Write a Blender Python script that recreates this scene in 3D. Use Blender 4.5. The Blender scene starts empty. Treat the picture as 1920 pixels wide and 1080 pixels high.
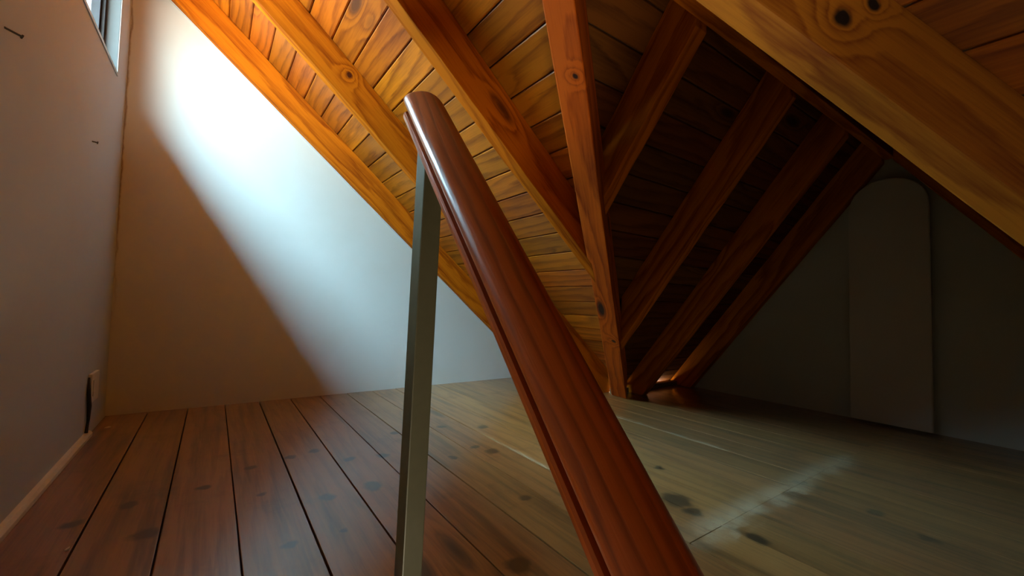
import bpy, bmesh, math, random
from mathutils import Vector, Matrix

sc = bpy.context.scene
COL = sc.collection
random.seed(7)

# ------------------------------------------------------------------ camera
CAM_H = 0.55
FPX = 784.556
yaw, pitch, roll = (math.radians(a) for a in (35.4424, 2.0431, 1.8636))
fw = Vector((math.sin(yaw)*math.cos(pitch), math.cos(yaw)*math.cos(pitch), math.sin(pitch)))
rt = Vector((math.cos(yaw), -math.sin(yaw), 0))
up = rt.cross(fw)
rt2 = math.cos(roll)*rt + math.sin(roll)*up
up2 = -math.sin(roll)*rt + math.cos(roll)*up
cd = bpy.data.cameras.new('camera')
cam = bpy.data.objects.new('camera', cd)
COL.objects.link(cam)
cd.sensor_fit = 'HORIZONTAL'
cd.sensor_width = 36
cd.lens = FPX/1920*36
cd.clip_start = 0.01
cam.matrix_world = Matrix(((rt2.x, up2.x, -fw.x, 0), (rt2.y, up2.y, -fw.y, 0), (rt2.z, up2.z, -fw.z, CAM_H), (0, 0, 0, 1)))
sc.camera = cam

# ------------------------------------------------------------------ world, lights, exposure
SKY_STRENGTH = 75.0
w = bpy.data.worlds.new('sky')
sc.world = w
w.use_nodes = True
nt = w.node_tree
nt.nodes.clear()
tc = nt.nodes.new('ShaderNodeTexCoord')
sp = nt.nodes.new('ShaderNodeSeparateXYZ')
rp = nt.nodes.new('ShaderNodeValToRGB')
bg = nt.nodes.new('ShaderNodeBackground')
ow = nt.nodes.new('ShaderNodeOutputWorld')
ma = nt.nodes.new('ShaderNodeMapRange')
ma.inputs['From Min'].default_value = -1
nt.links.new(tc.outputs['Generated'], sp.inputs[0])
nt.links.new(sp.outputs['Z'], ma.inputs['Value'])
nt.links.new(ma.outputs[0], rp.inputs[0])
el = rp.color_ramp.elements
el[0].position = 0.47; el[0].color = (0.24, 0.22, 0.18, 1)
el[1].position = 0.52; el[1].color = (0.31, 0.345, 0.34, 1)
for pos_, c_ in ((0.65, (0.33, 0.45, 0.49, 1)), (0.76, (0.47, 0.76, 0.91, 1)), (0.86, (1.0, 1.75, 2.2, 1)), (0.92, (0.8, 1.4, 1.8, 1)), (0.97, (0.25, 0.4, 0.55, 1))):
    e_ = el.new(pos_); e_.color = c_
nt.links.new(rp.outputs[0], bg.inputs[0])
bg.inputs[1].default_value = SKY_STRENGTH
nt.links.new(bg.outputs[0], ow.inputs[0])


def area(name, loc, target, sx, sy, power, color, portal=False):
    d = bpy.data.lights.new(name, 'AREA')
    d.shape = 'RECTANGLE'; d.size = sx; d.size_y = sy; d.energy = power; d.color = color
    o = bpy.data.objects.new(name, d); COL.objects.link(o)
    o.location = loc
    o.rotation_euler = (Vector(target)-Vector(loc)).to_track_quat('-Z', 'Z').to_euler()
    if portal:
        d.cycles.is_portal = True
    return o


# sky portal in the window opening, and the lamp of the floor below that shines up the stairwell
area('window_portal', (-0.52, 1.76, 1.705), (1, 1.76, 1.705), 1.08, 0.55, 1, (1, 1, 1), True)
area('stairwell_lamp', (-0.1, -1.0, -1.2), (0.4, 0.3, 0.4), 0.25, 0.25, 24, (1.0, 0.88, 0.62))
area('front_fill_light', (0.9, -1.76, 0.55), (0.9, 0.6, 0.5), 0.6, 0.6, 0.7, (1.0, 0.86, 0.62))  # fill light added behind the camera; the front wall has no doorway

sc.view_settings.view_transform = 'Standard'
sc.view_settings.look = 'None'
sc.view_settings.gamma = 1
sc.view_settings.use_curve_mapping = False
sc.view_settings.exposure = 0.0
sc.cycles.max_bounces = 14
sc.cycles.diffuse_bounces = 3
sc.cycles.glossy_bounces = 5
sc.cycles.transparent_max_bounces = 12
sc.cycles.use_denoising = True
sc.cycles.sample_clamp_indirect = 6
sc.cycles.caustics_reflective = False

# ------------------------------------------------------------------ room numbers (metres; x along back wall, y into depth)
XL, YB, XR = -0.3623, 2.5243, 2.7905
XE, T1 = 2.032, 0.8493              # main slope: foot and pitch (underside of rafters)
YE, T2 = 1.6628, 1.295              # wing far slope
YN = -0.434                         # wing near slope foot
YF = -1.8                           # front wall
D = 0.14                            # rafter depth
S1, S2 = math.sqrt(1+T1*T1), math.sqrt(1+T2*T2)
V1, V2 = D*S1, D*S2                 # vertical offsets to the boards
YA = (YE+YN)/2
ZA = (YE-YA)*T2

# ------------------------------------------------------------------ materials
def newmat(name):
    m = bpy.data.materials.new(name); m.use_nodes = True
    m.node_tree.nodes.clear()
    return m, m.node_tree


def N(t, typ, **kw):
    n = t.nodes.new(typ)
    for k, v in kw.items():
        if k in n.inputs:
            n.inputs[k].default_value = v
        else:
            setattr(n, k, v)
    return n


def math_(t, op, a, b=None, clamp=False):
    n = t.nodes.new('ShaderNodeMath'); n.operation = op; n.use_clamp = clamp
    for i, x in enumerate((a, b)):
        if x is None: continue
        if isinstance(x, (int, float)): n.inputs[i].default_value = x
        else: t.links.new(x, n.inputs[i])
    return n.outputs[0]


def mixc(t, fac, a, b, mode='MIX'):
    n = t.nodes.new('ShaderNodeMix'); n.data_type = 'RGBA'; n.blend_type = mode
    for s, x in ((n.inputs[0], fac), (n.inputs[6], a), (n.inputs[7], b)):
        if isinstance(x, (int, float)): s.default_value = x
        elif isinstance(x, tuple): s.default_value = x if len(x) == 4 else x+(1,)
        else: t.links.new(x, s)
    return n.outputs[2]


def pine(name, light, dark, knot, plank=False, rings=26.0, rough=0.35, knots=0.5, vary=0.5, grey=0.0, coat=0.0, stretch=1.0, spec=0.5, ringmix=0.75, hue=0.018, coatr=0.2, spots=()):
    """grain runs along local X"""
    m, t = newmat(name)
    L = t.links.new
    tc = N(t, 'ShaderNodeTexCoord')
    if plank:
        at = N(t, 'ShaderNodeAttribute', attribute_name='plank')
        rnd = at.outputs['Fac']
    else:
        oi = N(t, 'ShaderNodeObjectInfo'); rnd = oi.outputs['Random']
    off = N(t, 'ShaderNodeCombineXYZ')
    L(math_(t, 'MULTIPLY', rnd, 37.0), off.inputs[0]); L(math_(t, 'MULTIPLY', rnd, 91.0), off.inputs[1]); L(math_(t, 'MULTIPLY', rnd, 53.0), off.inputs[2])
    va = N(t, 'ShaderNodeVectorMath', operation='ADD'); L(tc.outputs['Object'], va.inputs[0]); L(off.outputs[0], va.inputs[1])
    P = va.outputs[0]

    def scaled(s):
        n = N(t, 'ShaderNodeVectorMath', operation='MULTIPLY'); L(P, n.inputs[0]); n.inputs[1].default_value = s
        return n.outputs[0]
    # knots: sparse cells
    vo = N(t, 'ShaderNodeTexVoronoi'); vo.inputs['Scale'].default_value = 1.0; vo.inputs['Randomness'].default_value = 1
    L(scaled((2.2/stretch, 7.0, 7.0)), vo.inputs['Vector'])
    cellr = N(t, 'ShaderNodeSeparateColor'); L(vo.outputs['Color'], cellr.inputs[0])
    keep = math_(t, 'LESS_THAN', cellr.outputs[0], knots)
    dist = vo.outputs['Distance']
    kfall = math_(t, 'MULTIPLY', math_(t, 'POWER', math_(t, 'SUBTRACT', 1.0, math_(t, 'MULTIPLY', dist, 2.4, True), True), 2.0), keep)
    kc = math_(t, 'MULTIPLY', math_(t, 'MULTIPLY', math_(t, 'SUBTRACT', 0.19, dist, True), 9.0, True), keep)
    if spots:      # knots at known places on the timber
        geo = N(t, 'ShaderNodeNewGeometry')
        nz = N(t, 'ShaderNodeTexNoise'); nz.inputs['Scale'].default_value = 30; L(geo.outputs['Position'], nz.inputs['Vector'])
        wp = N(t, 'ShaderNodeVectorMath', operation='MULTIPLY_ADD'); L(nz.outputs['Color'], wp.inputs[0]); wp.inputs[1].default_value = (.014, .014, .014); L(geo.outputs['Position'], wp.inputs[2])
        for sx_, sy_, sz_, sr in spots:
            ds = N(t, 'ShaderNodeVectorMath', operation='DISTANCE'); L(wp.outputs[0], ds.inputs[0]); ds.inputs[1].default_value = (sx_+.007, sy_+.007, sz_+.007)
            q = math_(t, 'DIVIDE', ds.outputs['Value'], sr)
            kfall = math_(t, 'MAXIMUM', kfall, math_(t, 'POWER', math_(t, 'SUBTRACT', 1.0, math_(t, 'DIVIDE', q, 5.0), True), 2.0))
            kc = math_(t, 'MAXIMUM', kc, math_(t, 'MULTIPLY', math_(t, 'SUBTRACT', 1.0, q, True), 2.2, True))
    # distorted ring coordinate
    sy = N(t, 'ShaderNodeSeparateXYZ'); L(P, sy.inputs[0])
    n1 = N(t, 'ShaderNodeTexNoise'); n1.inputs['Scale'].default_value = 1.0; n1.inputs['Detail'].default_value = 2
    L(scaled((0.8/stretch, 4.0, 4.0)), n1.inputs['Vector'])
    n2 = N(t, 'ShaderNodeTexNoise'); n2.inputs['Scale'].default_value = 1.0; n2.inputs['Detail'].default_value = 4
    L(scaled((9.0, 60.0, 60.0)), n2.inputs['Vector'])
    ph = math_(t, 'ADD', math_(t, 'MULTIPLY', math_(t, 'ADD', sy.outputs[1], math_(t, 'MULTIPLY', sy.outputs[2], 0.7)), rings), math_(t, 'MULTIPLY', n1.outputs['Fac'], 11.0))
    ph = math_(t, 'ADD', ph, math_(t, 'MULTIPLY', kfall, 7.0))
    ph = math_(t, 'ADD', ph, math_(t, 'MULTIPLY', n2.outputs['Fac'], 1.3))
    saw = math_(t, 'FRACT', math_(t, 'MULTIPLY', ph, 0.5))
    ring = math_(t, 'MULTIPLY', math_(t, 'POWER', saw, 2.0), math_(t, 'MULTIPLY', math_(t, 'SUBTRACT', 1.0, saw), 5.0, True))
    fine = N(t, 'ShaderNodeTexNoise'); fine.inputs['Scale'].default_value = 1.0; fine.inputs['Detail'].default_value = 5; fine.inputs['Roughness'].default_value = .65
    L(scaled((6.0, 170.0, 170.0)), fine.inputs['Vector'])
    blot = N(t, 'ShaderNodeTexNoise'); blot.inputs['Scale'].default_value = 1.0; blot.inputs['Detail'].default_value = 3
    L(scaled((2.5, 9.0, 9.0)), blot.inputs['Vector'])
    f = math_(t, 'ADD', math_(t, 'MULTIPLY', ring, ringmix), math_(t, 'MULTIPLY', math_(t, 'SUBTRACT', fine.outputs['Fac'], 0.5), 1.2))
    f = math_(t, 'ADD', f, math_(t, 'MULTIPLY', math_(t, 'SUBTRACT', blot.outputs['Fac'], 0.5), 0.9), True)
    col = mixc(t, f, light, dark)
    # per board tone
    tone = math_(t, 'ADD', 1.0-vary*0.5, math_(t, 'MULTIPLY', math_(t, 'FRACT', math_(t, 'MULTIPLY', rnd, 7.31)), vary))
    hs = N(t, 'ShaderNodeHueSaturation'); L(col, hs.inputs['Color']); L(tone, hs.inputs['Value'])
    L(math_(t, 'ADD', 0.5-hue/2, math_(t, 'MULTIPLY', math_(t, 'FRACT', math_(t, 'MULTIPLY', rnd, 13.7)), hue)), hs.inputs['Hue'])
    col = hs.outputs[0]
    col = mixc(t, kc, col, knot)
    m['coatr'] = coatr
    return m, t, col, P, fine.outputs['Fac'], rough, f, coat, spec


def finish(m, t, col, fine, rough, f, coat=0.0, bump=0.15, spec=0.5, roughin=None):
    L = t.links.new
    b = N(t, 'ShaderNodeBsdfPrincipled')
    L(col, b.inputs['Base Color'])
    if roughin is None:
        L(math_(t, 'ADD', rough, math_(t, 'MULTIPLY', fine, 0.12)), b.inputs['Roughness'])
    else:
        L(roughin, b.inputs['Roughness'])
    b.inputs['Coat Weight'].default_value = coat
    b.inputs['Coat Roughness'].default_value = m['coatr']; b.inputs['Coat IOR'].default_value = 1.6
    b.inputs['Specular IOR Level'].default_value = spec
    bp = N(t, 'ShaderNodeBump'); bp.inputs['Strength'].default_value = bump; bp.inputs['Distance'].default_value = 0.002
    L(math_(t, 'ADD', math_(t, 'MULTIPLY', f, -0.6), fine), bp.inputs['Height'])
    L(bp.outputs[0], b.inputs['Normal'])
    o = N(t, 'ShaderNodeOutputMaterial'); L(b.outputs[0], o.inputs[0])
    return m


def wood(name, light, dark, knot, bump=0.15, **kw):
    m, t, col, P, fine, rough, f, coat, spec = pine(name, light, dark, knot, **kw)
    return finish(m, t, col, fine, rough, f, coat, bump, spec)


M_RAFT = wood('varnished_pine_beam', (0.54, 0.138, 0.004), (0.18, 0.024, 0.001), (0.07, 0.015, 0.004), rings=40, rough=0.65, spec=0.06, ringmix=1.0, hue=0.006, spots=((0.423, 1.828, 1.49, 0.016),), knots=0.22, vary=0.12)
M_VALLEY = wood('varnished_pine_valley', (0.52, 0.092, 0.003), (0.17, 0.015, 0.001), (0.03, 0.010, 0.006), rings=34, rough=0.6, spec=0.16, ringmix=1.0, spots=((0.711, 0.756, 1.122, 0.011), (1.584, 1.366, 0.38, 0.016)), knots=0.3, vary=0.12)
M_VALLEY_PALE = wood('pale_varnished_pine_beam', (0.56, 0.22, 0.016), (0.22, 0.05, 0.004), (0.012, 0.008, 0.006), rings=30, rough=0.55, spec=0.3, ringmix=1.0, spots=((0.873, 0.255, 1.066, 0.021), (0.918, 0.225, 1.094, 0.014)), knots=0.0, vary=0.1)
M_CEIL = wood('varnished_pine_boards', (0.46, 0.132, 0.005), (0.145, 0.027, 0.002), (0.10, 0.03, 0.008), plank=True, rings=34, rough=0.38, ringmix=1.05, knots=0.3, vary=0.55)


KNOTS = [(-0.153, 1.448, 1.2), (0.001, 1.482, 1), (0.549, 0.719, 1.5), (1.278, 0.889, 1.1), (0.241, 1.612, 1), (0.32, 1.632, 1.2), (0.509, 1.467, 1.4), (0.409, 1.247, 1.6), (0.282, 1.237, 1.2),
         (0.277, 1.043, 0.6), (0.162, 1.046, 1), (0.833, 1.38, 1.1), (0.867, 1.314, 1.6), (0.711, 1.331, 0.9), (0.836, 1.674, 1.2), (0.133, 1.347, 0.8), (0.744, 0.955, 1), (1.11, 0.708, 2.4),
         (1.086, 0.644, 1.6), (-0.103, 1.265, 1.6), (-0.244, 1.402, 1.3), (1.469, 0.252, 1), (0.122, 1.57, 1), (0.633, 1.687, 1.1), (0.404, 1.494, 1), (0.994, 1.586, 1.5), (1.571, 0.567, 1.3), (1.53, 0.37, 1.4), (1.097, 0.486, 1.2)]


M_CEIL_SHADED = wood('shaded_pine_boards', (0.17, 0.050, 0.006), (0.055, 0.013, 0.002), (0.03, 0.01, 0.004), plank=True, rings=34, rough=0.5, spec=0.2, ringmix=1.0, knots=0.3, vary=0.4)  # darkened copy of the ceiling boards, the wing's shade painted into the colour


def floor_mat():
    m, t, col, P, fine, rough, f, coat, spec = pine('worn_varnished_floor_boards', (0.30, 0.136, 0.041), (0.085, 0.033, 0.011), (0.022, 0.012, 0.008), plank=True, rings=30, rough=0.24, knots=0.35, vary=0.3, ringmix=0.65, coat=1.0, spec=0.7, hue=0.008, stretch=1.4)
    L = t.links.new
    geo = N(t, 'ShaderNodeNewGeometry')
    pos = geo.outputs['Position']
    sx = N(t, 'ShaderNodeSeparateXYZ'); L(pos, sx.inputs[0])
    # worn dark scuffs
    n = N(t, 'ShaderNodeTexNoise'); n.inputs['Scale'].default_value = 4.5; n.inputs['Detail'].default_value = 6; n.inputs['Roughness'].default_value = .7
    L(pos, n.inputs['Vector'])
    sc_ = math_(t, 'MULTIPLY', math_(t, 'SUBTRACT', n.outputs['Fac'], 0.56, True), 5.0, True)
    col = mixc(t, math_(t, 'MULTIPLY', sc_, 0.6), col, (0.045, 0.028, 0.018))
    # long streaks of bare and stained wood following the boards
    sv = N(t, 'ShaderNodeVectorMath', operation='MULTIPLY'); L(P, sv.inputs[0]); sv.inputs[1].default_value = (1.6, 26.0, 1.0)
    ns = N(t, 'ShaderNodeTexNoise'); ns.inputs['Scale'].default_value = 1; ns.inputs['Detail'].default_value = 4; ns.inputs['Roughness'].default_value = .6; L(sv.outputs[0], ns.inputs['Vector'])
    col = mixc(t, math_(t, 'MULTIPLY', math_(t, 'MULTIPLY', math_(t, 'SUBTRACT', ns.outputs['Fac'], 0.50, True), 6.0, True), 0.65), col, (0.055, 0.026, 0.012))
    # dark knots and scuffs seen in the boards
    nk = N(t, 'ShaderNodeTexNoise'); nk.inputs['Scale'].default_value = 22; nk.inputs['Detail'].default_value = 3; L(pos, nk.inputs['Vector'])
    kd = N(t, 'ShaderNodeVectorMath', operation='MULTIPLY_ADD'); L(nk.outputs['Color'], kd.inputs[0]); kd.inputs[1].default_value = (0.035, 0.05, 0); L(pos, kd.inputs[2])
    acc = None
    for kx, ky, kr in KNOTS:
        ds = N(t, 'ShaderNodeVectorMath', operation='DISTANCE'); L(kd.outputs[0], ds.inputs[0]); ds.inputs[1].default_value = (kx+0.0175, ky+0.025, 0)
        v_ = math_(t, 'SUBTRACT', 1.0, math_(t, 'DIVIDE', ds.outputs['Value'], 0.021*kr), True)
        acc = v_ if acc is None else math_(t, 'MAXIMUM', acc, v_)
    col = mixc(t, math_(t, 'MULTIPLY', math_(t, 'MULTIPLY', acc, 2.2, True), 0.85), col, (0.012, 0.008, 0.006))
    # plaster dust: along the cross joint at y = 0.565 and along two board joints
    nd = N(t, 'ShaderNodeTexNoise'); nd.inputs['Scale'].default_value = 14; nd.inputs['Detail'].default_value = 6; nd.inputs['Roughness'].default_value = .75
    L(pos, nd.inputs['Vector'])
    dn = nd.outputs['Fac']

    def band(coord, c, half):
        return math_(t, 'SUBTRACT', 1.0, math_(t, 'DIVIDE', math_(t, 'ABSOLUTE', math_(t, 'SUBTRACT', coord, c)), half), True)

    def rng(coord, a, b, soft):
        n_ = N(t, 'ShaderNodeMapRange'); L(coord, n_.inputs[0]); n_.inputs[1].default_value = a; n_.inputs[2].default_value = a+soft
        n2_ = N(t, 'ShaderNodeMapRange'); L(coord, n2_.inputs[0]); n2_.inputs[1].default_value = b; n2_.inputs[2].default_value = b-soft
        return math_(t, 'MULTIPLY', n_.outputs[0], n2_.outputs[0])
    wob = math_(t, 'ADD', sx.outputs[1], math_(t, 'MULTIPLY', math_(t, 'SUBTRACT', dn, 0.5), 0.16))
    d1 = math_(t, 'MULTIPLY', band(wob, 0.575, 0.07), rng(sx.outputs[0], 0.90, 2.1, 0.15))
    d2 = math_(t, 'MULTIPLY', band(sx.outputs[0], 1.668, 0.02), rng(sx.outputs[1], 0.62, 1.7, 0.3))
    d3 = math_(t, 'MULTIPLY', band(sx.outputs[0], 0.943, 0.012), rng(sx.outputs[1], 0.7, 1.6, 0.3))
    du = math_(t, 'MAXIMUM', d1, math_(t, 'MAXIMUM', d2, math_(t, 'MULTIPLY', d3, 0.7)))
    du = math_(t, 'MULTIPLY', math_(t, 'MULTIPLY', du, math_(t, 'MULTIPLY', math_(t, 'SUBTRACT', dn, 0.33, True), 6.0), True), 0.6)
    # wing dust, faded near gable and eave to paint the shade there
    wing = math_(t, 'MULTIPLY', math_(t, 'MULTIPLY', rng(sx.outputs[0], 0.9, 2.5, 0.6), rng(sx.outputs[1], -1.0, 1.5, 0.5)), math_(t, 'MULTIPLY', dn, 0.26))
    du = math_(t, 'MAXIMUM', du, wing)
    col = mixc(t, du, col, (0.45, 0.35, 0.22))
    r = math_(t, 'ADD', math_(t, 'ADD', rough, math_(t, 'MULTIPLY', n.outputs['Fac'], 0.16)), math_(t, 'MULTIPLY', du, 0.7), True)
    return finish(m, t, col, fine, rough, f, coat, 0.12, spec, r)


M_FLOOR = floor_mat()
M_RAIL = wood('varnished_red_brown_hardwood', (0.44, 0.064, 0.007), (0.13, 0.015, 0.003), (0.06, 0.015, 0.006), bump=0.35, rings=90, rough=0.28, knots=0.0, vary=0.05, coat=0.3, coatr=0.13, ringmix=1.0)
M_DARK = wood('dark_rough_timber', (0.16, 0.07, 0.03), (0.08, 0.035, 0.015), (0.03, 0.015, 0.01), rough=0.7, knots=0.1)  # even dark brown for roof deck, joist sheet and eave plates


def plaster(name, base, stain, bump=0.25, corner=False):
    m, t = newmat(name); L = t.links.new
    geo = N(t, 'ShaderNodeNewGeometry')
    n = N(t, 'ShaderNodeTexNoise'); n.inputs['Scale'].default_value = 3.0; n.inputs['Detail'].default_value = 5; L(geo.outputs['Position'], n.inputs['Vector'])
    n2 = N(t, 'ShaderNodeTexNoise'); n2.inputs['Scale'].default_value = 70; n2.inputs['Detail'].default_value = 3; L(geo.outputs['Position'], n2.inputs['Vector'])
    n3 = N(t, 'ShaderNodeTexNoise'); n3.inputs['Scale'].default_value = 8; n3.inputs['Detail'].default_value = 2; L(geo.outputs['Position'], n3.inputs['Vector'])
    f = math_(t, 'MULTIPLY', math_(t, 'SUBTRACT', n.outputs['Fac'], 0.5, True), 1.6, True)
    col = mixc(t, f, base, stain)
    if corner:      # rusty brown crack line down the left corner
        sx = N(t, 'ShaderNodeSeparateXYZ'); L(geo.outputs['Position'], sx.inputs[0])
        ck = N(t, 'ShaderNodeTexNoise'); ck.inputs['Scale'].default_value = 9; ck.inputs['Detail'].default_value = 4; L(geo.outputs['Position'], ck.inputs['Vector'])
        dd = math_(t, 'SUBTRACT', math_(t, 'SUBTRACT', sx.outputs[0], XL), math_(t, 'MULTIPLY', math_(t, 'SUBTRACT', ck.outputs['Fac'], 0.40), 0.035))
        ln = math_(t, 'SUBTRACT', 1.0, math_(t, 'DIVIDE', math_(t, 'ABSOLUTE', dd), 0.006), True)
        hz = N(t, 'ShaderNodeMapRange'); L(sx.outputs[2], hz.inputs[0]); hz.inputs[1].default_value = 0.4; hz.inputs[2].default_value = 0.95
        col = mixc(t, math_(t, 'MULTIPLY', ln, math_(t, 'MULTIPLY', hz.outputs[0], 0.75)), col, (0.16, 0.075, 0.02))
    b = N(t, 'ShaderNodeBsdfPrincipled'); L(col, b.inputs['Base Color']); b.inputs['Roughness'].default_value = 0.75
    b.inputs['Specular IOR Level'].default_value = 0.3
    bp = N(t, 'ShaderNodeBump'); bp.inputs['Strength'].default_value = bump; bp.inputs['Distance'].default_value = 0.003
    L(math_(t, 'ADD', math_(t, 'MULTIPLY', n3.outputs['Fac'], 2.0), math_(t, 'MULTIPLY', n2.outputs['Fac'], 0.35)), bp.inputs['Height']); L(bp.outputs[0], b.inputs['Normal'])
    o = N(t, 'ShaderNodeOutputMaterial'); L(b.outputs[0], o.inputs[0])
    return m


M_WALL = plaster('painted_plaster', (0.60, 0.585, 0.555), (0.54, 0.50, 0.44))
M_WALL_SHADED = plaster('shaded_plaster', (0.44, 0.43, 0.38), (0.37, 0.36, 0.31))  # wall plaster darkened for the gable, part of its shade painted in
M_WALL_BACK = plaster('painted_plaster_back_wall', (0.60, 0.585, 0.555), (0.54, 0.50, 0.44), corner=True)
M_WALL_COOL = plaster('bounce_cooled_plaster', (0.49, 0.52, 0.56), (0.45, 0.44, 0.45))  # same white plaster, tinted cool to offset the orange bounce light
M_BOARD = plaster('pale_painted_board', (0.52, 0.47, 0.41), (0.45, 0.40, 0.34), 0.1)


def simple(name, col, rough=0.5, metal=0.0, spec=0.5, nscale=40, var=0.15):
    m, t = newmat(name); L = t.links.new
    tc = N(t, 'ShaderNodeTexCoord')
    n = N(t, 'ShaderNodeTexNoise'); n.inputs['Scale'].default_value = nscale; n.inputs['Detail'].default_value = 4; L(tc.outputs['Object'], n.inputs['Vector'])
    c2 = tuple(c*(1-var) for c in col)
    b = N(t, 'ShaderNodeBsdfPrincipled'); L(mixc(t, n.outputs['Fac'], col, c2), b.inputs['Base Color'])
    L(math_(t, 'ADD', rough-0.05, math_(t, 'MULTIPLY', n.outputs['Fac'], 0.1)), b.inputs['Roughness'])
    b.inputs['Metallic'].default_value = metal; b.inputs['Specular IOR Level'].default_value = spec
    o = N(t, 'ShaderNodeOutputMaterial'); L(b.outputs[0], o.inputs[0])
    return m


M_STEEL = simple('painted_dark_steel', (0.085, 0.078, 0.042), 0.45, 0.0, 0.5, 60, 0.2)
M_ALU = simple('grey_aluminium', (0.36, 0.36, 0.36), 0.35, 0.7)
M_ALU_DARK = simple('dark_bronze_aluminium', (0.018, 0.018, 0.022), 0.4, 0.3)
M_WHITE = simple('white_plastic', (0.72, 0.69, 0.60), 0.45)
M_BLACK = simple('black_rubber', (0.012, 0.012, 0.012), 0.5)
M_RUST = simple('rusty_iron', (0.05, 0.035, 0.025), 0.6, 0.5)
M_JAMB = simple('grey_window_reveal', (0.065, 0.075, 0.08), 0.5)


def glass_mat():
    m, t = newmat('window_glass'); L = t.links.new
    tr = N(t, 'ShaderNodeBsdfTransparent'); tr.inputs[0].default_value = (0.95, 0.98, 0.97, 1)
    gl = N(t, 'ShaderNodeBsdfGlossy'); gl.inputs['Roughness'].default_value = 0.02
    lw = N(t, 'ShaderNodeLayerWeight'); lw.inputs[0].default_value = 0.5
    fr = math_(t, 'ADD', 0.03, math_(t, 'MULTIPLY', math_(t, 'POWER', lw.outputs['Facing'], 5.0), 0.7))
    tc = N(t, 'ShaderNodeTexCoord'); n = N(t, 'ShaderNodeTexNoise'); n.inputs['Scale'].default_value = 6
    L(tc.outputs['Object'], n.inputs['Vector'])
    mx = N(t, 'ShaderNodeMixShader'); L(math_(t, 'MULTIPLY', fr, math_(t, 'ADD', 0.9, math_(t, 'MULTIPLY', n.outputs['Fac'], 0.1))), mx.inputs[0]); L(tr.outputs[0], mx.inputs[1]); L(gl.outputs[0], mx.inputs[2])
    o = N(t, 'ShaderNodeOutputMaterial'); L(mx.outputs[0], o.inputs[0])
    return m


M_GLASS = glass_mat()

# ------------------------------------------------------------------ mesh helpers
def link(name, bm, mat, parent=None, mw=None, smooth=False, extra=()):
    me = bpy.data.meshes.new(name)
    bmesh.ops.recalc_face_normals(bm, faces=bm.faces)
    bm.to_mesh(me); bm.free()
    me.materials.append(mat)
    for e in extra: me.materials.append(e)
    if smooth:
        for p_ in me.polygons: p_.use_smooth = True
    o = bpy.data.objects.new(name, me); COL.objects.link(o)
    if mw is not None: o.matrix_world = mw
    if parent is not None:
        o.parent = parent
        o.matrix_parent_inverse = parent.matrix_world.inverted()
    return o


def tag(o, label, cat, group=None, kind=None):
    o['label'] = label; o['category'] = cat
    if group: o['group'] = group
    if kind: o['kind'] = kind
    return o


def struct(o, label=None, cat=None):
    o['kind'] = 'structure'
    if label: o['label'] = label
    if cat: o['category'] = cat
    return o


def add_box(bm, a, b, bevel=0.0, mi=0):
    v = [bm.verts.new((x, y, z)) for x in (a[0], b[0]) for y in (a[1], b[1]) for z in (a[2], b[2])]
    fs = [bm.faces.new([v[i] for i in q]) for q in ((0, 1, 3, 2), (4, 6, 7, 5), (0, 4, 5, 1), (2, 3, 7, 6), (0, 2, 6, 4), (1, 5, 7, 3))]
    for f_ in fs: f_.material_index = mi
    if bevel:
        es = list({e for f_ in fs for e in f_.edges})
        bmesh.ops.bevel(bm, geom=es, offset=bevel, segments=2, profile=0.6, affect='EDGES')
    return v


def add_hexa(bm, P, bevel=0.0, cuts=0):
    """P: 4 corners of one end, then the 4 matching corners of the other end"""
    v = [bm.verts.new(p_) for p_ in P]
    fs = [bm.faces.new(q) for q in (v[0:4], v[4:8][::-1])]
    for i in range(4):
        j = (i+1) % 4
        fs.append(bm.faces.new((v[i], v[j], v[4+j], v[4+i])))
    long_e = [bm.edges.get((v[i], v[4+i])) for i in range(4)]
    if bevel:
        es = [e for e in {e for f_ in fs for e in f_.edges}]
        bmesh.ops.bevel(bm, geom=es, offset=bevel, segments=2, profile=0.6, affect='EDGES')
    if cuts:
        # give sawn timber a few cross sections that wander by a millimetre
        pass
    return v


def frame_matrix(o, x, yhint):
    x = Vector(x).normalized(); z = x.cross(Vector(yhint)).normalized(); y = z.cross(x)
    return Matrix(((x.x, y.x, z.x, o[0]), (x.y, y.y, z.y, o[1]), (x.z, y.z, z.z, o[2]), (0, 0, 0, 1)))


def beam(name, A, B, mat, yhint=(0, 0, 1), bevel=0.003):
    """timber from end quad A to end quad B (world points); local X runs along its length"""
    A = [Vector(a) for a in A]; B = [Vector(b) for b in B]
    ca = sum(A, Vector())/4; cb = sum(B, Vector())/4
    mw = frame_matrix(ca, cb-ca, yhint)
    inv = mw.inverted()
    bm = bmesh.new()
    nseg = 14
    rr = random.Random(hash(round(ca.x*1000)+round(ca.y*977)))
    rows = []
    for i in range(nseg+1):
        s = i/nseg
        row = []
        for a, b in zip(A, B):
            p_ = a.lerp(b, s)
            j = 0.0012 if 0 < i < nseg else 0
            p_ = p_+Vector((rr.uniform(-j, j), rr.uniform(-j, j), rr.uniform(-j, j)))
            row.append(bm.verts.new(inv @ p_))
        rows.append(row)
    fs = [bm.faces.new(rows[0]), bm.faces.new(rows[-1][::-1])]
    for r0, r1 in zip(rows, rows[1:]):
        for i in range(4):
            j = (i+1) % 4
            fs.append(bm.faces.new((r0[i], r0[j], r1[j], r1[i])))
    bmesh.ops.recalc_face_normals(bm, faces=bm.faces)
    es = [e for e in bm.edges if len(e.link_faces) == 2 and e.calc_face_angle(0) > 0.6]
    bmesh.ops.bevel(bm, geom=es, offset=bevel, segments=2, profile=0.6, affect='EDGES')
    return link(name, bm, mat, mw=mw)


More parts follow.
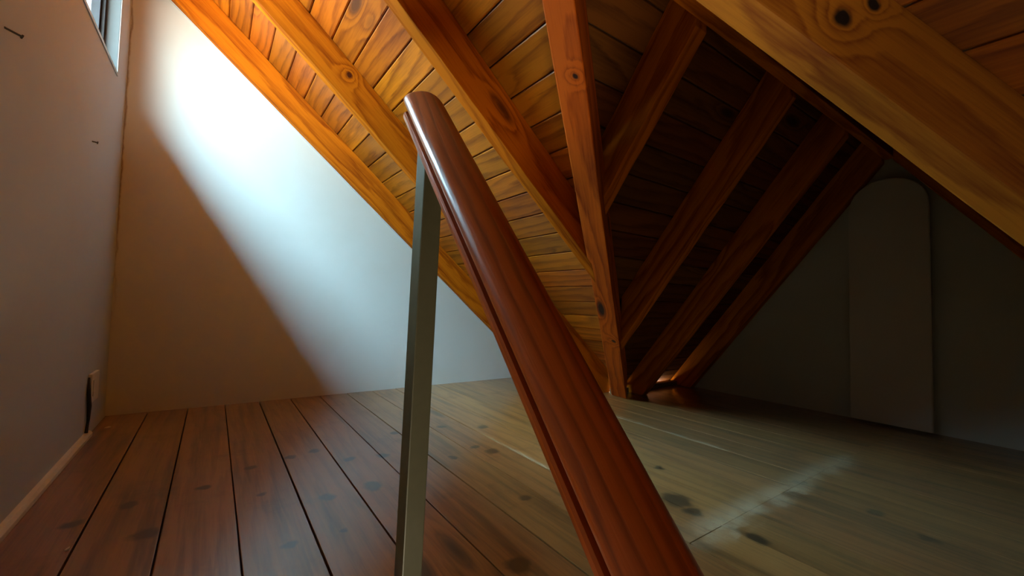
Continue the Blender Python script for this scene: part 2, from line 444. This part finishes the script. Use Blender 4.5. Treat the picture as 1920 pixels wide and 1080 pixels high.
def slope_boards(name, O, along, upv, bw, rows, mat, back, phase=0.0, gap=0.004, th=0.014):
    """boards lying in a plane; rows(v) -> list of (a0,a1) along-intervals at height v up the slope.
    O origin, along/upv unit vectors; inner face looks down."""
    along = Vector(along).normalized(); upv = Vector(upv).normalized()
    mw = frame_matrix(O, along, upv)
    zsign = 1 if (mw.to_3x3() @ Vector((0, 0, 1))).z < 0 else -1     # towards the room
    bm = bmesh.new()
    lay = bm.faces.layers.float.new('plank_f')
    vmax = rows.vmax
    v = phase-bw
    rr = random.Random(sum(map(ord, name))+int(O[0]*100))
    while v < vmax:
        v0, v1 = max(v+gap/2, rows.vmin), min(v+bw-gap/2, vmax)
        if v1-v0 > 0.01:
            I0, I1 = rows(v0), rows(v1)
            if len(I0) == len(I1):
                for (a0, a1), (b0, b1) in zip(I0, I1):
                    if a1-a0 < 0.02 and b1-b0 < 0.02: continue
                    c = rr.random()
                    n0 = len(bm.faces)
                    e = 0.003
                    zi, zo = 0.0, -zsign*th
                    # shiplap look: lower edge lifted, upper edge flush, little bevels
                    pr = [(v0, zi-zsign*e), (v0+e*1.3, zi), (v1-e, zi-zsign*0.001), (v1, zi-zsign*e*1.2), (v1, zo), (v0, zo)]
                    def am(vv, k): return (a0+(b0-a0)*(vv-v0)/(v1-v0)) if k == 0 else (a1+(b1-a1)*(vv-v0)/(v1-v0))
                    A_ = [bm.verts.new((am(q[0], 0), q[0], q[1])) for q in pr]
                    B_ = [bm.verts.new((am(q[0], 1), q[0], q[1])) for q in pr]
                    nf = [bm.faces.new(A_), bm.faces.new(B_[::-1])]
                    for i in range(6):
                        j = (i+1) % 6
                        nf.append(bm.faces.new((A_[i], A_[j], B_[j], B_[i])))
                    for f_ in nf: f_[lay] = c
        v += bw
    # closed roof deck behind the boards
    ks = rows.knots
    ov = getattr(rows, 'over', 0.0)
    for k0, k1 in zip(ks, ks[1:]):
        I0, I1 = rows(k0+1e-5), rows(k1-1e-5)
        for (a0, a1), (b0, b1) in zip(I0, I1):
            q = [(a0-ov, k0), (a1, k0), (b1, k1+ov), (b0-ov, k1+ov)]
            lo = [bm.verts.new((x, y, -zsign*(th+0.001))) for x, y in q]
            hi = [bm.verts.new((x, y, -zsign*(th+0.03))) for x, y in q]
            fs = [bm.faces.new(lo), bm.faces.new(hi[::-1])]
            for i in range(4):
                j = (i+1) % 4
                fs.append(bm.faces.new((lo[i], lo[j], hi[j], hi[i])))
            for f_ in fs: f_.material_index = 1
    vals = [f_[lay] for f_ in bm.faces]
    me_o = link(name, bm, mat, mw=mw, extra=(back,))
    at = me_o.data.attributes.new('plank', 'FLOAT', 'FACE')
    src = me_o.data.attributes.get('plank_f')
    for i in range(len(me_o.data.polygons)):
        at.data[i].value = src.data[i].value
    return me_o


# ------------------------------------------------------------------ floor
FE = 0.0
OPX, OPY = 0.40, 0.70               # stair opening: x < OPX, y < OPY
BW, B0 = 0.1445, -0.2175-0.1445
bm = bmesh.new()
lay = bm.faces.layers.float.new('plank')
rr = random.Random(3)


def plank(x0, x1, y0, y1, z=0.0):
    if y1-y0 < 0.02 or x1-x0 < 0.01: return
    n0 = set(bm.faces)
    g = 0.0015+rr.random()*0.0014 if x0 < 0.8 else 0.0005+rr.random()*0.0006
    zz = z-rr.random()*(0.0012 if x0 < 0.8 else 0.0002)
    add_box(bm, (x0+g, y0+0.0003, zz-0.022), (x1-g, y1-0.0003, zz), 0.0012 if x0 < 0.8 else 0.0)
    c = rr.random()
    for f_ in set(bm.faces)-n0: f_[lay] = c


x = B0
JY = 0.565
k = 0
while x < XR-0.01:
    x0, x1 = max(x, XL), min(x+BW, XR)
    yhi = YB if x1 < 2.04 else (1.99 if x1 < 2.19 else 1.80)
    ylo = OPY if x0 < OPX-0.02 else YF
    if x0 < OPX < x1:
        plank(OPX, x1, YF, OPY)
        plank(x0, x1, OPY, yhi)
    elif x0 > 0.85:
        plank(x0, x1, JY, yhi); plank(x0, x1, ylo, JY-(0.002 if x0 < 1.0 else 0.0))
    else:
        plank(x0, x1, ylo, yhi)
    x += BW; k += 1
# joists' top sheet under the boards
n0 = set(bm.faces)
add_box(bm, (XL, OPY, -0.06), (2.03, YB, -0.026), 0, 1)
add_box(bm, (OPX, YF, -0.06), (2.03, OPY, -0.026), 0, 1)
add_box(bm, (2.03, YF, -0.06), (XR, 1.80, -0.026), 0, 1)
FLOOR_VALS = None
# boards run along y: turn the mesh so that local X is the grain
mwf = Matrix.Rotation(math.radians(90), 4, 'Z')
bmesh.ops.transform(bm, matrix=mwf.inverted(), verts=bm.verts)
fl = struct(link('floor', bm, M_FLOOR, mw=mwf, extra=(M_DARK,)), 'worn dark brown varnished floor boards of the attic', 'floor')

# ------------------------------------------------------------------ walls
WY0, WY1, WZ0, WZ1, WT = 1.22, 2.30, 1.43, 1.98, 0.14
bm = bmesh.new()
XO = XL-WT
for a, b in (((XO, YF, -0.1), (XL, WY0, 2.4)), ((XO, WY1, -0.1), (XL, YB+0.15, 2.4)), ((XO, WY0, -0.1), (XL, WY1, WZ0)), ((XO, WY0, WZ1), (XL, WY1, 2.5))):
    add_box(bm, a, b)
add_box(bm, (XL-0.36, WY1, 0.9), (XO, YB+0.15, 2.4))     # unseen fin added beside the window to shade the wall corner
struct(link('wall_left', bm, M_WALL_COOL), 'white plastered wall on the left, colour cooled against warm bounce light, holding the small window', 'wall')
bm = bmesh.new()
add_box(bm, (XL, YB, -0.1), (2.5, YB+0.15, 2.5))
struct(link('wall_back', bm, M_WALL_BACK), 'white plastered back wall lit by the window', 'wall')
bm = bmesh.new()
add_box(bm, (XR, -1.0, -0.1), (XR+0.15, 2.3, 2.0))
struct(link('wall_right', bm, M_WALL_SHADED), 'dim plastered gable wall at the end of the wing, shade partly painted into its colour', 'wall')
bm = bmesh.new()
add_box(bm, (XO, YF-0.1, -0.1), (2.6, YF, 2.6))
struct(link('wall_front', bm, M_WALL), 'plastered wall behind the stairs', 'wall')

# ------------------------------------------------------------------ main slope boards
class Rows:
    pass


def sl1(z):  return (z-V1)/T1        # distance (plan) back from the eave foot at height z

COS1, COS2 = 1/S1, 1/S2
ZAP = V2+T2*(YE-YN)/2                # height where the two wing slopes meet (boards)


X0V = XE+V1/T1


class MainRows:
    vmin = 0.0
    vmax = (X0V+0.3623+1.05)*S1       # the slope carries on past the wall as a roof overhang
    knots = [0.0, 0.02]
    def __call__(self, v):
        z = v*T1*COS1                # v=0 where the boards reach the floor
        yf = YE-(z-V2)/T2; yn = YN+(z-V2)/T2
        hi = YB+0.02; lo = YF
        if yf-yn < 0.001: return [(lo, YA), (YA, hi)]
        return [(lo, min(yn, YA)), (max(yf, YA), hi)]


mr = MainRows()
vap = ZAP/(T1*COS1)
MainRows.knots = [0.0, vap, MainRows.vmax]
X0 = XE+V1/T1                        # boards meet the floor here
BWC = 0.088*S1
# choose the phase so that a joint falls at plan x = 0.700
ph = ((X0-0.700)*S1) % BWC
c1 = slope_boards('ceiling', (X0, 0, 0), (0, 1, 0), (-1, 0, T1), BWC, mr, M_CEIL, M_DARK, phase=ph)
struct(c1, 'varnished pine board ceiling of the main roof slope', 'ceiling')


class WingRows:
    over = 0.04
    vmin = 0.0
    def __init__(self):
        self.vmax = ZAP*S2/T2
        zc = V1                      # below this the valley is past the eave
        self.knots = [0.0, self.vmax]
    def __call__(self, v):
        z = v*T2/S2
        xv = XE-(z-V1)/T1
        return [(xv, XR+0.02)]


wr = WingRows()
c2 = slope_boards('ceiling', (0, YE+V2/T2, 0), (1, 0, 0), (0, -1, T2), 0.118, wr, M_CEIL_SHADED, M_DARK, phase=0.03)
struct(c2, 'pine boards of the far wing slope right of the valley beam, shade painted into their colour', 'ceiling')
c3 = slope_boards('ceiling', (0, YN-V2/T2, 0), (1, 0, 0), (0, 1, T2), 0.118, wr, M_CEIL_SHADED, M_DARK, phase=0.06)
struct(c3, 'pine boards of the near wing slope over the gable wall, shade painted into their colour', 'ceiling')

# ------------------------------------------------------------------ rafters of the main slope
RZ = 2.55


def xv_far(y):  # plan x of the far valley at depth y (underside planes)
    return XE-(YE-y)*T2/T1


def main_rafter(y0, y1, label, d=D, zlow=None):
    vo = d*S1
    xh = XL+0.001
    if y0 > YE:
        lo = [(XE, y0, 0), (XE, y1, 0), (XE+vo/T1, y1, 0), (XE+vo/T1, y0, 0)]
    else:
        lo = []
        for y, kk in ((y0, 0), (y1, 0), (y1, 1), (y0, 1)):
            xx = xv_far(y)-0.05
            lo.append((xx, y, (XE-xx)*T1+kk*vo))
    hi = [(xh, y0, (XE-xh)*T1), (xh, y1, (XE-xh)*T1), (xh, y1, (XE-xh)*T1+vo), (xh, y0, (XE-xh)*T1+vo)]
    o = beam('rafter', lo, hi, M_RAFT, (0, 1, 0))
    return tag(o, label, 'rafter', None, 'thing')


main_rafter(2.478, YB-0.002, 'orange varnished pine rafter running down along the white back wall')
main_rafter(1.828, 1.868, 'orange varnished pine rafter with a ringed knot, second from the back wall')
main_rafter(1.147, 1.203, 'orange varnished pine rafter with chipped lower edge, its foot against the lit valley beam')

# bead of filler where the first rafter meets the back wall
bm = bmesh.new()
n = 40
for i in range(n):
    xa = XE-0.01-(XE-XL)*i/n; xb = XE-0.01-(XE-XL)*(i+1)/n
    wv = 0.006+0.002*math.sin(i*1.7)
    add_hexa(bm, [(xa, YB-0.004, (XE-xa)*T1-wv), (xa, YB, (XE-xa)*T1-wv), (xa, YB, (XE-xa)*T1+0.002), (xa, YB-0.004, (XE-xa)*T1+0.002),
                  (xb, YB-0.004, (XE-xb)*T1-wv), (xb, YB, (XE-xb)*T1-wv), (xb, YB, (XE-xb)*T1+0.002), (xb, YB-0.004, (XE-xb)*T1+0.002)])
struct(link('trim_1', bm, M_WALL), 'thin pale filler bead along the rafter at the back wall', 'trim')

# ------------------------------------------------------------------ valley beams
def valley(lo_pts, hi_pts, h, label, mat=None):
    """underside edge points at the low end (two) and the high end (two)"""
    a0, a1 = map(Vector, lo_pts); b0, b1 = map(Vector, hi_pts)
    H = Vector((0, 0, h))
    o = beam('valley_beam', [a0, a1, a1+H, a0+H], [b0, b1, b1+H, b0+H], mat or M_VALLEY, (0, 0, 1), 0.004)
    return tag(o, label, 'beam', None, 'thing')


def at_z(p0, p1, z):
    p0, p1 = Vector(p0), Vector(p1); s = (z-p0.z)/(p1.z-p0.z); return p0+(p1-p0)*s


def at_y(p0, p1, y):
    p0, p1 = Vector(p0), Vector(p1); s = (y-p0.y)/(p1.y-p0.y); return p0+(p1-p0)*s


Lv = ((0.574, 0.728, 1.239), (2.11, 1.812, -0.066)); Rv = ((0.607, 0.654, 1.211), (2.09, 1.682, -0.049))
valley([at_z(*Lv, 0.001), at_z(*Rv, 0.001)], [at_z(*Lv, 1.36), at_z(*Rv, 1.36)], V1-0.002,
       'tall varnished valley beam with lit orange underside, foot on the floor right of the handrail')
Wn = ((0.705, 0.435, 1.127), (1.227, 0.080, 0.684)); Rn = ((0.746, 0.342, 1.092), (1.135, 0.0737, 0.762))
valley([at_z(*Wn, 0.001), at_z(*Rn, 0.001)], [at_z(*Wn, 1.33), at_z(*Rn, 1.33)], V1-0.002,
       'near valley beam at the upper right, its yellow side marked with dark knots', M_VALLEY_PALE)

# ------------------------------------------------------------------ jack rafters of the wing
def jack_far(x0, x1, label):
    def foot(x):
        if x >= XE: return YE
        return YE-(XE-x)*T1/T2
    lo = []
    for x, kk in ((x0, 0), (x1, 0), (x1, 1), (x0, 1)):
        yf_ = foot(x)
        if x0 > XE:
            lo.append((x, YE+(V2/T2 if kk else 0), 0))
        else:
            yy = yf_-0.035
            lo.append((x, yy, (YE-yy)*T2+kk*V2))
    yh = YA+0.022
    hi = [(x, yh, (YE-yh)*T2+kk*V2) for x, kk in ((x0, 0), (x1, 0), (x1, 1), (x0, 1))]
    return tag(beam('jack_rafter', lo, hi, M_RAFT, (1, 0, 0)), label, 'rafter', None, 'thing')


jack_far(1.045, 1.100, 'short dark jack rafter high on the right of the tall valley beam')
jack_far(1.650, 1.702, 'shadowed jack rafter, second of the wing, its foot low on the valley beam')
jack_far(2.205, 2.256, 'shadowed jack rafter standing on the floor just right of the valley beam foot')
jack_far(2.735, XR-0.002, 'deeply shadowed jack rafter lying along the dim gable wall beside the rounded board')


def jack_near(x0, x1, label):
    lo = []
    for x, kk in ((x0, 0), (x1, 0), (x1, 1), (x0, 1)):
        lo.append((x, YN-(V2/T2 if kk else 0), 0))
    yh = YA-0.022
    hi = [(x, yh, (yh-YN)*T2+kk*V2) for x, kk in ((x0, 0), (x1, 0), (x1, 1), (x0, 1))]
    return tag(beam('jack_rafter', lo, hi, M_RAFT, (1, 0, 0)), label, 'rafter', None, 'thing')


jack_near(2.735, XR-0.002, 'deeply shadowed jack rafter along the gable wall behind the near valley beam')

bm = bmesh.new()
add_box(bm, (0, -0.02, -0.105), (XR-0.004-0.62, 0.02, 0.105), 0.003)
o = link('ridge_beam', bm, M_RAFT, mw=Matrix.Translation((0.62, YA, ZA+0.095)))
tag(o, 'shadowed ridge beam of the wing running to the gable wall above the rounded board', 'beam', None, 'thing')

# wall plates closing the eaves (left open where daylight leaks in)
bm = bmesh.new()
add_box(bm, (2.19, YF, -0.06), (2.26, YN-0.05, 0.02))
add_box(bm, (2.02, 2.0, -0.06), (2.26, YB, 0.012))
add_box(bm, (2.03, YF, -0.3), (2.5, YN-0.05, -0.06))
add_box(bm, (2.19, 1.80, -0.06), (2.30, 1.90, 0.012))
add_box(bm, (2.70, 1.80, -0.06), (XR, 1.90, 0.012))
add_box(bm, (2.06, 1.765, 0.0), (XR, 1.797, 0.03))  # this lip and the next, added to keep eave daylight off the floor
add_box(bm, (2.15, 1.80, 0.0), (2.175, 1.99, 0.012))
struct(link('trim_2', bm, M_DARK), 'dark timber plate along the eaves with an added light-blocking lip', 'trim')
area('eave_portal', (2.49, 1.83, -0.03), (2.49, 1.83, 1), 0.44, 0.13, 1, (1, 1, 1), True)

# ------------------------------------------------------------------ rounded board on the gable wall
bm = bmesh.new()
PX, PT = XR-0.055, 0.018
yl, yr = 0.772, 0.462
zb, zs, zt = 0.012, 1.08, 1.24
prof = [(yl-0.012, zb), (yr-0.012, zb)]
for i in range(17):
    a = math.pi*i/16
    cy, hw = (yl+yr)/2, (yl-yr)/2
    ex = 1.0
    prof.append((cy-hw*math.copysign(abs(math.cos(a))**ex, math.cos(a)), zs+(zt-zs)*math.sin(a)**0.9))
va = [bm.verts.new((PX, y, z)) for y, z in prof]; vb = [bm.verts.new((PX+PT, y, z)) for y, z in prof]
bm.faces.new(va); bm.faces.new(vb[::-1])
for i in range(len(prof)):
    j = (i+1) % len(prof)
    bm.faces.new((va[i], va[j], vb[j], vb[i]))
bmesh.ops.recalc_face_normals(bm, faces=bm.faces)
bmesh.ops.bevel(bm, geom=[e for e in bm.edges if e.calc_face_angle(0) > 1.2], offset=0.003, segments=2, affect='EDGES')
o = link('board', bm, M_BOARD)
tag(o, 'tall grey-white board with rounded top standing against the dim gable wall', 'board')

# ------------------------------------------------------------------ window in the left wall
FX0, FX1 = XL-0.080, XL-0.040       # frame depth range behind a 40 mm reveal


def ring_boxes(bm, x0, x1, y0, y1, z0, z1, wd, bev=0.001):
    add_box(bm, (x0, y0, z0), (x1, y0+wd, z1), bev); add_box(bm, (x0, y1-wd, z0), (x1, y1, z1), bev)
    add_box(bm, (x0, y0+wd, z0), (x1, y1-wd, z0+wd), bev); add_box(bm, (x0, y0+wd, z1-wd), (x1, y1-wd, z1), bev)


win = bpy.data.objects.new('window_1', None); COL.objects.link(win)
win.location = (XL-0.06, (WY0+WY1)/2, WZ0)
bpy.context.view_layer.update()
struct(win, 'small aluminium framed window high in the left wall', 'window')
bm = bmesh.new(); ring_boxes(bm, FX0, FX1, WY0, WY1, WZ0, WZ1, 0.022)
link('frame', bm, M_ALU_DARK, win)
bm = bmesh.new(); ring_boxes(bm, FX0+0.002, FX1-0.012, WY0+0.0225, WY1-0.0225, WZ0+0.0225, WZ1-0.0225, 0.016)
sa = link('sash', bm, M_ALU_DARK, win)
bpy.context.view_layer.update()
bm = bmesh.new(); add_box(bm, (FX0+0.012, WY0+0.036, WZ0+0.036), (FX0+0.016, WY1-0.036, WZ1-0.036)); link('pane', bm, M_GLASS, sa)
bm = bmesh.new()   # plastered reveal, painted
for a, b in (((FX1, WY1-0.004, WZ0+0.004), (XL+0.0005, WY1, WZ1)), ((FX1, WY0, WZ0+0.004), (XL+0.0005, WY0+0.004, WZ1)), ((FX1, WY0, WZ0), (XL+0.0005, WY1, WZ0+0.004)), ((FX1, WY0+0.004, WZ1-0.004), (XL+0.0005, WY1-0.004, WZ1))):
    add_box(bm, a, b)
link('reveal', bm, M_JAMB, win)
bm = bmesh.new(); ring_boxes(bm, XL, XL+0.004, WY0-0.010, WY1+0.010, WZ0-0.012, WZ1+0.010, 0.012, 0.0008)
link('edge_trim', bm, M_ALU, win)

# ------------------------------------------------------------------ things on the left wall
bm = bmesh.new()
pr = [(XL, 0), (XL+0.016, 0), (XL+0.016, 0.012), (XL+0.010, 0.020), (XL, 0.022)]
va = [bm.verts.new((x_, OPY+0.02, z_)) for x_, z_ in pr]; vb = [bm.verts.new((x_, 2.205, z_)) for x_, z_ in pr]
bm.faces.new(va); bm.faces.new(vb[::-1])
for i in range(5): bm.faces.new((va[i], va[(i+1) % 5], vb[(i+1) % 5], vb[i]))
struct(link('baseboard_left', bm, M_WHITE), 'narrow white strip along the foot of the left wall', 'baseboard')

sk = bpy.data.objects.new('power_socket', None); COL.objects.link(sk)
sk.location = (XL, 2.235, 0.18); bpy.context.view_layer.update()
tag(sk, 'small pale power socket low on the left wall near the corner', 'socket')
bm = bmesh.new(); add_box(bm, (XL, 2.170, 0.125), (XL+0.012, 2.290, 0.235), 0.003); link('faceplate', bm, M_WHITE, sk)
bm = bmesh.new(); add_box(bm, (XL+0.012, 2.185, 0.150), (XL+0.015, 2.225, 0.210), 0.001); link('rocker', bm, M_WHITE, sk)


def tube(bm, pts, r, n=8):
    prev = None
    pts = [Vector(p_) for p_ in pts]
    for i, p_ in enumerate(pts):
        d = (pts[min(i+1, len(pts)-1)]-pts[max(i-1, 0)]).normalized()
        a = d.orthogonal().normalized() if abs(d.z) > .99 else d.cross(Vector((0, 0, 1))).normalized()
        b = d.cross(a)
        rad = r[i] if isinstance(r, list) else r
        ring = [bm.verts.new(p_+rad*(math.cos(2*math.pi*k_/n)*a+math.sin(2*math.pi*k_/n)*b)) for k_ in range(n)]
        if prev:
            for k_ in range(n):
                bm.faces.new((prev[k_], prev[(k_+1) % n], ring[(k_+1) % n], ring[k_]))
        else:
            bm.faces.new(ring[::-1])
        prev = ring
    bm.faces.new(prev)


bm = bmesh.new()
tube(bm, [(XL+0.005, 2.160, 0.225), (XL+0.007, 2.156, 0.17), (XL+0.009, 2.164, 0.12), (XL+0.008, 2.168, 0.07), (XL+0.007, 2.160, 0.035), (XL+0.007, 2.155, 0.024)], [0.003, 0.006, 0.007, 0.005, 0.005, 0.005])
tag(link('power_cable', bm, M_BLACK, smooth=True), 'short black cable dropping from the socket to the white floor strip', 'cable')


def nail(y, z, tip, label, r=0.0022):
    bm = bmesh.new()
    L_ = Vector(tip)
    p0 = Vector((XL-0.005, y, z)); p1 = Vector((XL, y, z))+L_
    d = L_.normalized()
    tube(bm, [p0, p1], r)
    tube(bm, [p1, p1+d*0.0025], r*2.1)
    tag(link('wall_nail', bm, M_RUST), label, 'nail')


nail(1.252, 1.064, (0.020, 0.012, -0.006), 'rusty nail sticking out at the left edge of the left wall', 0.0022)
nail(1.990, 1.055, (0.012, 0.004, -0.001), 'small rusty nail in the left wall below the window', 0.0022)

# plaster flakes lying on the floor
def flake(x_, y_, s, label, rot):
    bm = bmesh.new()
    r_ = random.Random(int(x_*1000))
    top = [bm.verts.new((s*(0.6+0.5*r_.random())*math.cos(a), 0.45*s*(0.6+0.5*r_.random())*math.sin(a), 0.003+0.002*r_.random())) for a in [i*math.pi/3 for i in range(6)]]
    bot = [bm.verts.new((v_.co.x*1.1, v_.co.y*1.1, 0)) for v_ in top]
    bm.faces.new(top); bm.faces.new(bot[::-1])
    for i in range(6): bm.faces.new((top[i], top[(i+1) % 6], bot[(i+1) % 6], bot[i]))
    tag(link('plaster_flake', bm, M_WHITE, mw=Matrix.Translation((x_, y_, 0.0)) @ Matrix.Rotation(rot, 4, 'Z')), label, 'flake')


flake(-0.318, 2.30, 0.010, 'tiny white plaster flake on the floor by the corner near the socket', 0.4)
flake(-0.225, 1.265, 0.007, 'tiny white plaster flake on the dark boards at the bottom left', 1.2)

# ------------------------------------------------------------------ stair railing: wooden handrail on a square steel post
az, elv = math.radians(1.6), math.radians(47.2)
Dv = Vector((math.sin(az)*math.cos(elv), math.cos(az)*math.cos(elv), math.sin(elv)))
Uv = Vector((math.cos(az), -math.sin(az), 0))
Nv = Uv.cross(Dv)
P0 = Vector((0.2989, 0.83, 0.92582))
root = bpy.data.objects.new('stair_railing', None); COL.objects.link(root)
root.location = (0.335, 0.76, 0); bpy.context.view_layer.update()
tag(root, 'sloping red-brown wooden handrail on a square dark steel post at the stair head', 'railing')
prof = [(0.004, 0.000), (0.000, 0.003), (0.000, 0.009), (0.003, 0.012), (0.012, 0.013), (0.013, 0.016), (0.009, 0.018), (0.009, 0.021), (0.013, 0.023), (0.013, 0.027),
        (0.004, 0.028), (-0.004, 0.030), (-0.008, 0.034), (-0.009, 0.039), (-0.008, 0.044), (-0.004, 0.0495), (0.003, 0.055), (0.012, 0.0605), (0.021, 0.0640),
        (0.031, 0.0660), (0.041, 0.0660), (0.051, 0.0640), (0.061, 0.0595), (0.070, 0.0535), (0.077, 0.0465), (0.081, 0.040), (0.080, 0.034), (0.076, 0.030),
        (0.068, 0.028), (0.060, 0.027), (0.060, 0.013), (0.069, 0.012), (0.072, 0.009), (0.072, 0.003), (0.068, 0.000)]
mw = Matrix(((Dv.x, Uv.x, Nv.x, P0.x), (Dv.y, Uv.y, Nv.y, P0.y), (Dv.z, Uv.z, Nv.z, P0.z), (0, 0, 0, 1)))
bm = bmesh.new()
rings_ = []
ss = [-1.0+1.0*i/40 for i in range(41)]
cu, cn = 0.036, 0.033
ss = ss[:-1]+[-0.010, -0.004, -0.001, 0.0]
for s in ss:
    k_ = 1.0
    if s > -0.011: k_ = {-0.010: 1.0, -0.004: 0.988, -0.001: 0.965, 0.0: 0.94}[s]
    rings_.append([bm.verts.new((s, cu+(u-cu)*k_, cn+(n_-cn)*k_)) for u, n_ in prof])
bm.faces.new(rings_[0]); bm.faces.new(rings_[-1][::-1])
for a, b in zip(rings_, rings_[1:]):
    for i in range(len(prof)):
        j = (i+1) % len(prof)
        bm.faces.new((a[i], a[j], b[j], b[i]))
hr = link('handrail', bm, M_RAIL, root, mw)
for p_ in hr.data.polygons: p_.use_smooth = True
em = hr.modifiers.new('edges', 'EDGE_SPLIT'); em.split_angle = math.radians(38)

bm = bmesh.new()
px0, px1, py0, py1 = 0.3155, 0.3545, 0.741, 0.781


def rail_under(y):
    return P0.z-(P0.y-y)*Dv.z/Dv.y+0.004


lean = 0.013
v = add_hexa(bm, [(px0-lean, py0, 0.004), (px1-lean, py0, 0.004), (px1-lean, py1, 0.004), (px0-lean, py1, 0.004),
                  (px0, py0, rail_under(py0)), (px1, py0, rail_under(py0)), (px1, py1, rail_under(py1)), (px0, py1, rail_under(py1))], 0.0022)
link('post', bm, M_STEEL, root)
bm = bmesh.new()
add_box(bm, (0.284, 0.722, 0.0), (0.358, 0.800, 0.005), 0.001)
link('base_plate', bm, M_STEEL, root)

# ------------------------------------------------------------------ stairwell below (under the camera)
bm = bmesh.new()
add_box(bm, (XL-0.02, YF, -2.4), (XL, OPY, -0.026)); add_box(bm, (OPX, YF, -2.4), (OPX+0.02, OPY, -0.026))
add_box(bm, (XL, OPY, -2.4), (OPX, OPY+0.02, -0.026)); add_box(bm, (XL, YF-0.02, -2.4), (OPX, YF, -0.026))
add_box(bm, (XL-0.02, YF-0.02, -2.45), (OPX+0.02, OPY+0.02, -2.4))
struct(link('wall_stairwell', bm, M_WALL), 'plastered stairwell under the attic', 'wall')
st = bpy.data.objects.new('stair', None); COL.objects.link(st); st.location = (0, OPY, -0.2); bpy.context.view_layer.update()
struct(st, 'steep wooden stair under the handrail', 'stair')
for i in range(6):
    z = -0.2*(i+1); y1 = OPY-0.003-0.185*i
    bm = bmesh.new(); add_box(bm, (XL+0.02, y1-0.21, z-0.035), (OPX-0.02, y1, z), 0.004)
    link('tread', bm, M_RAIL, st)
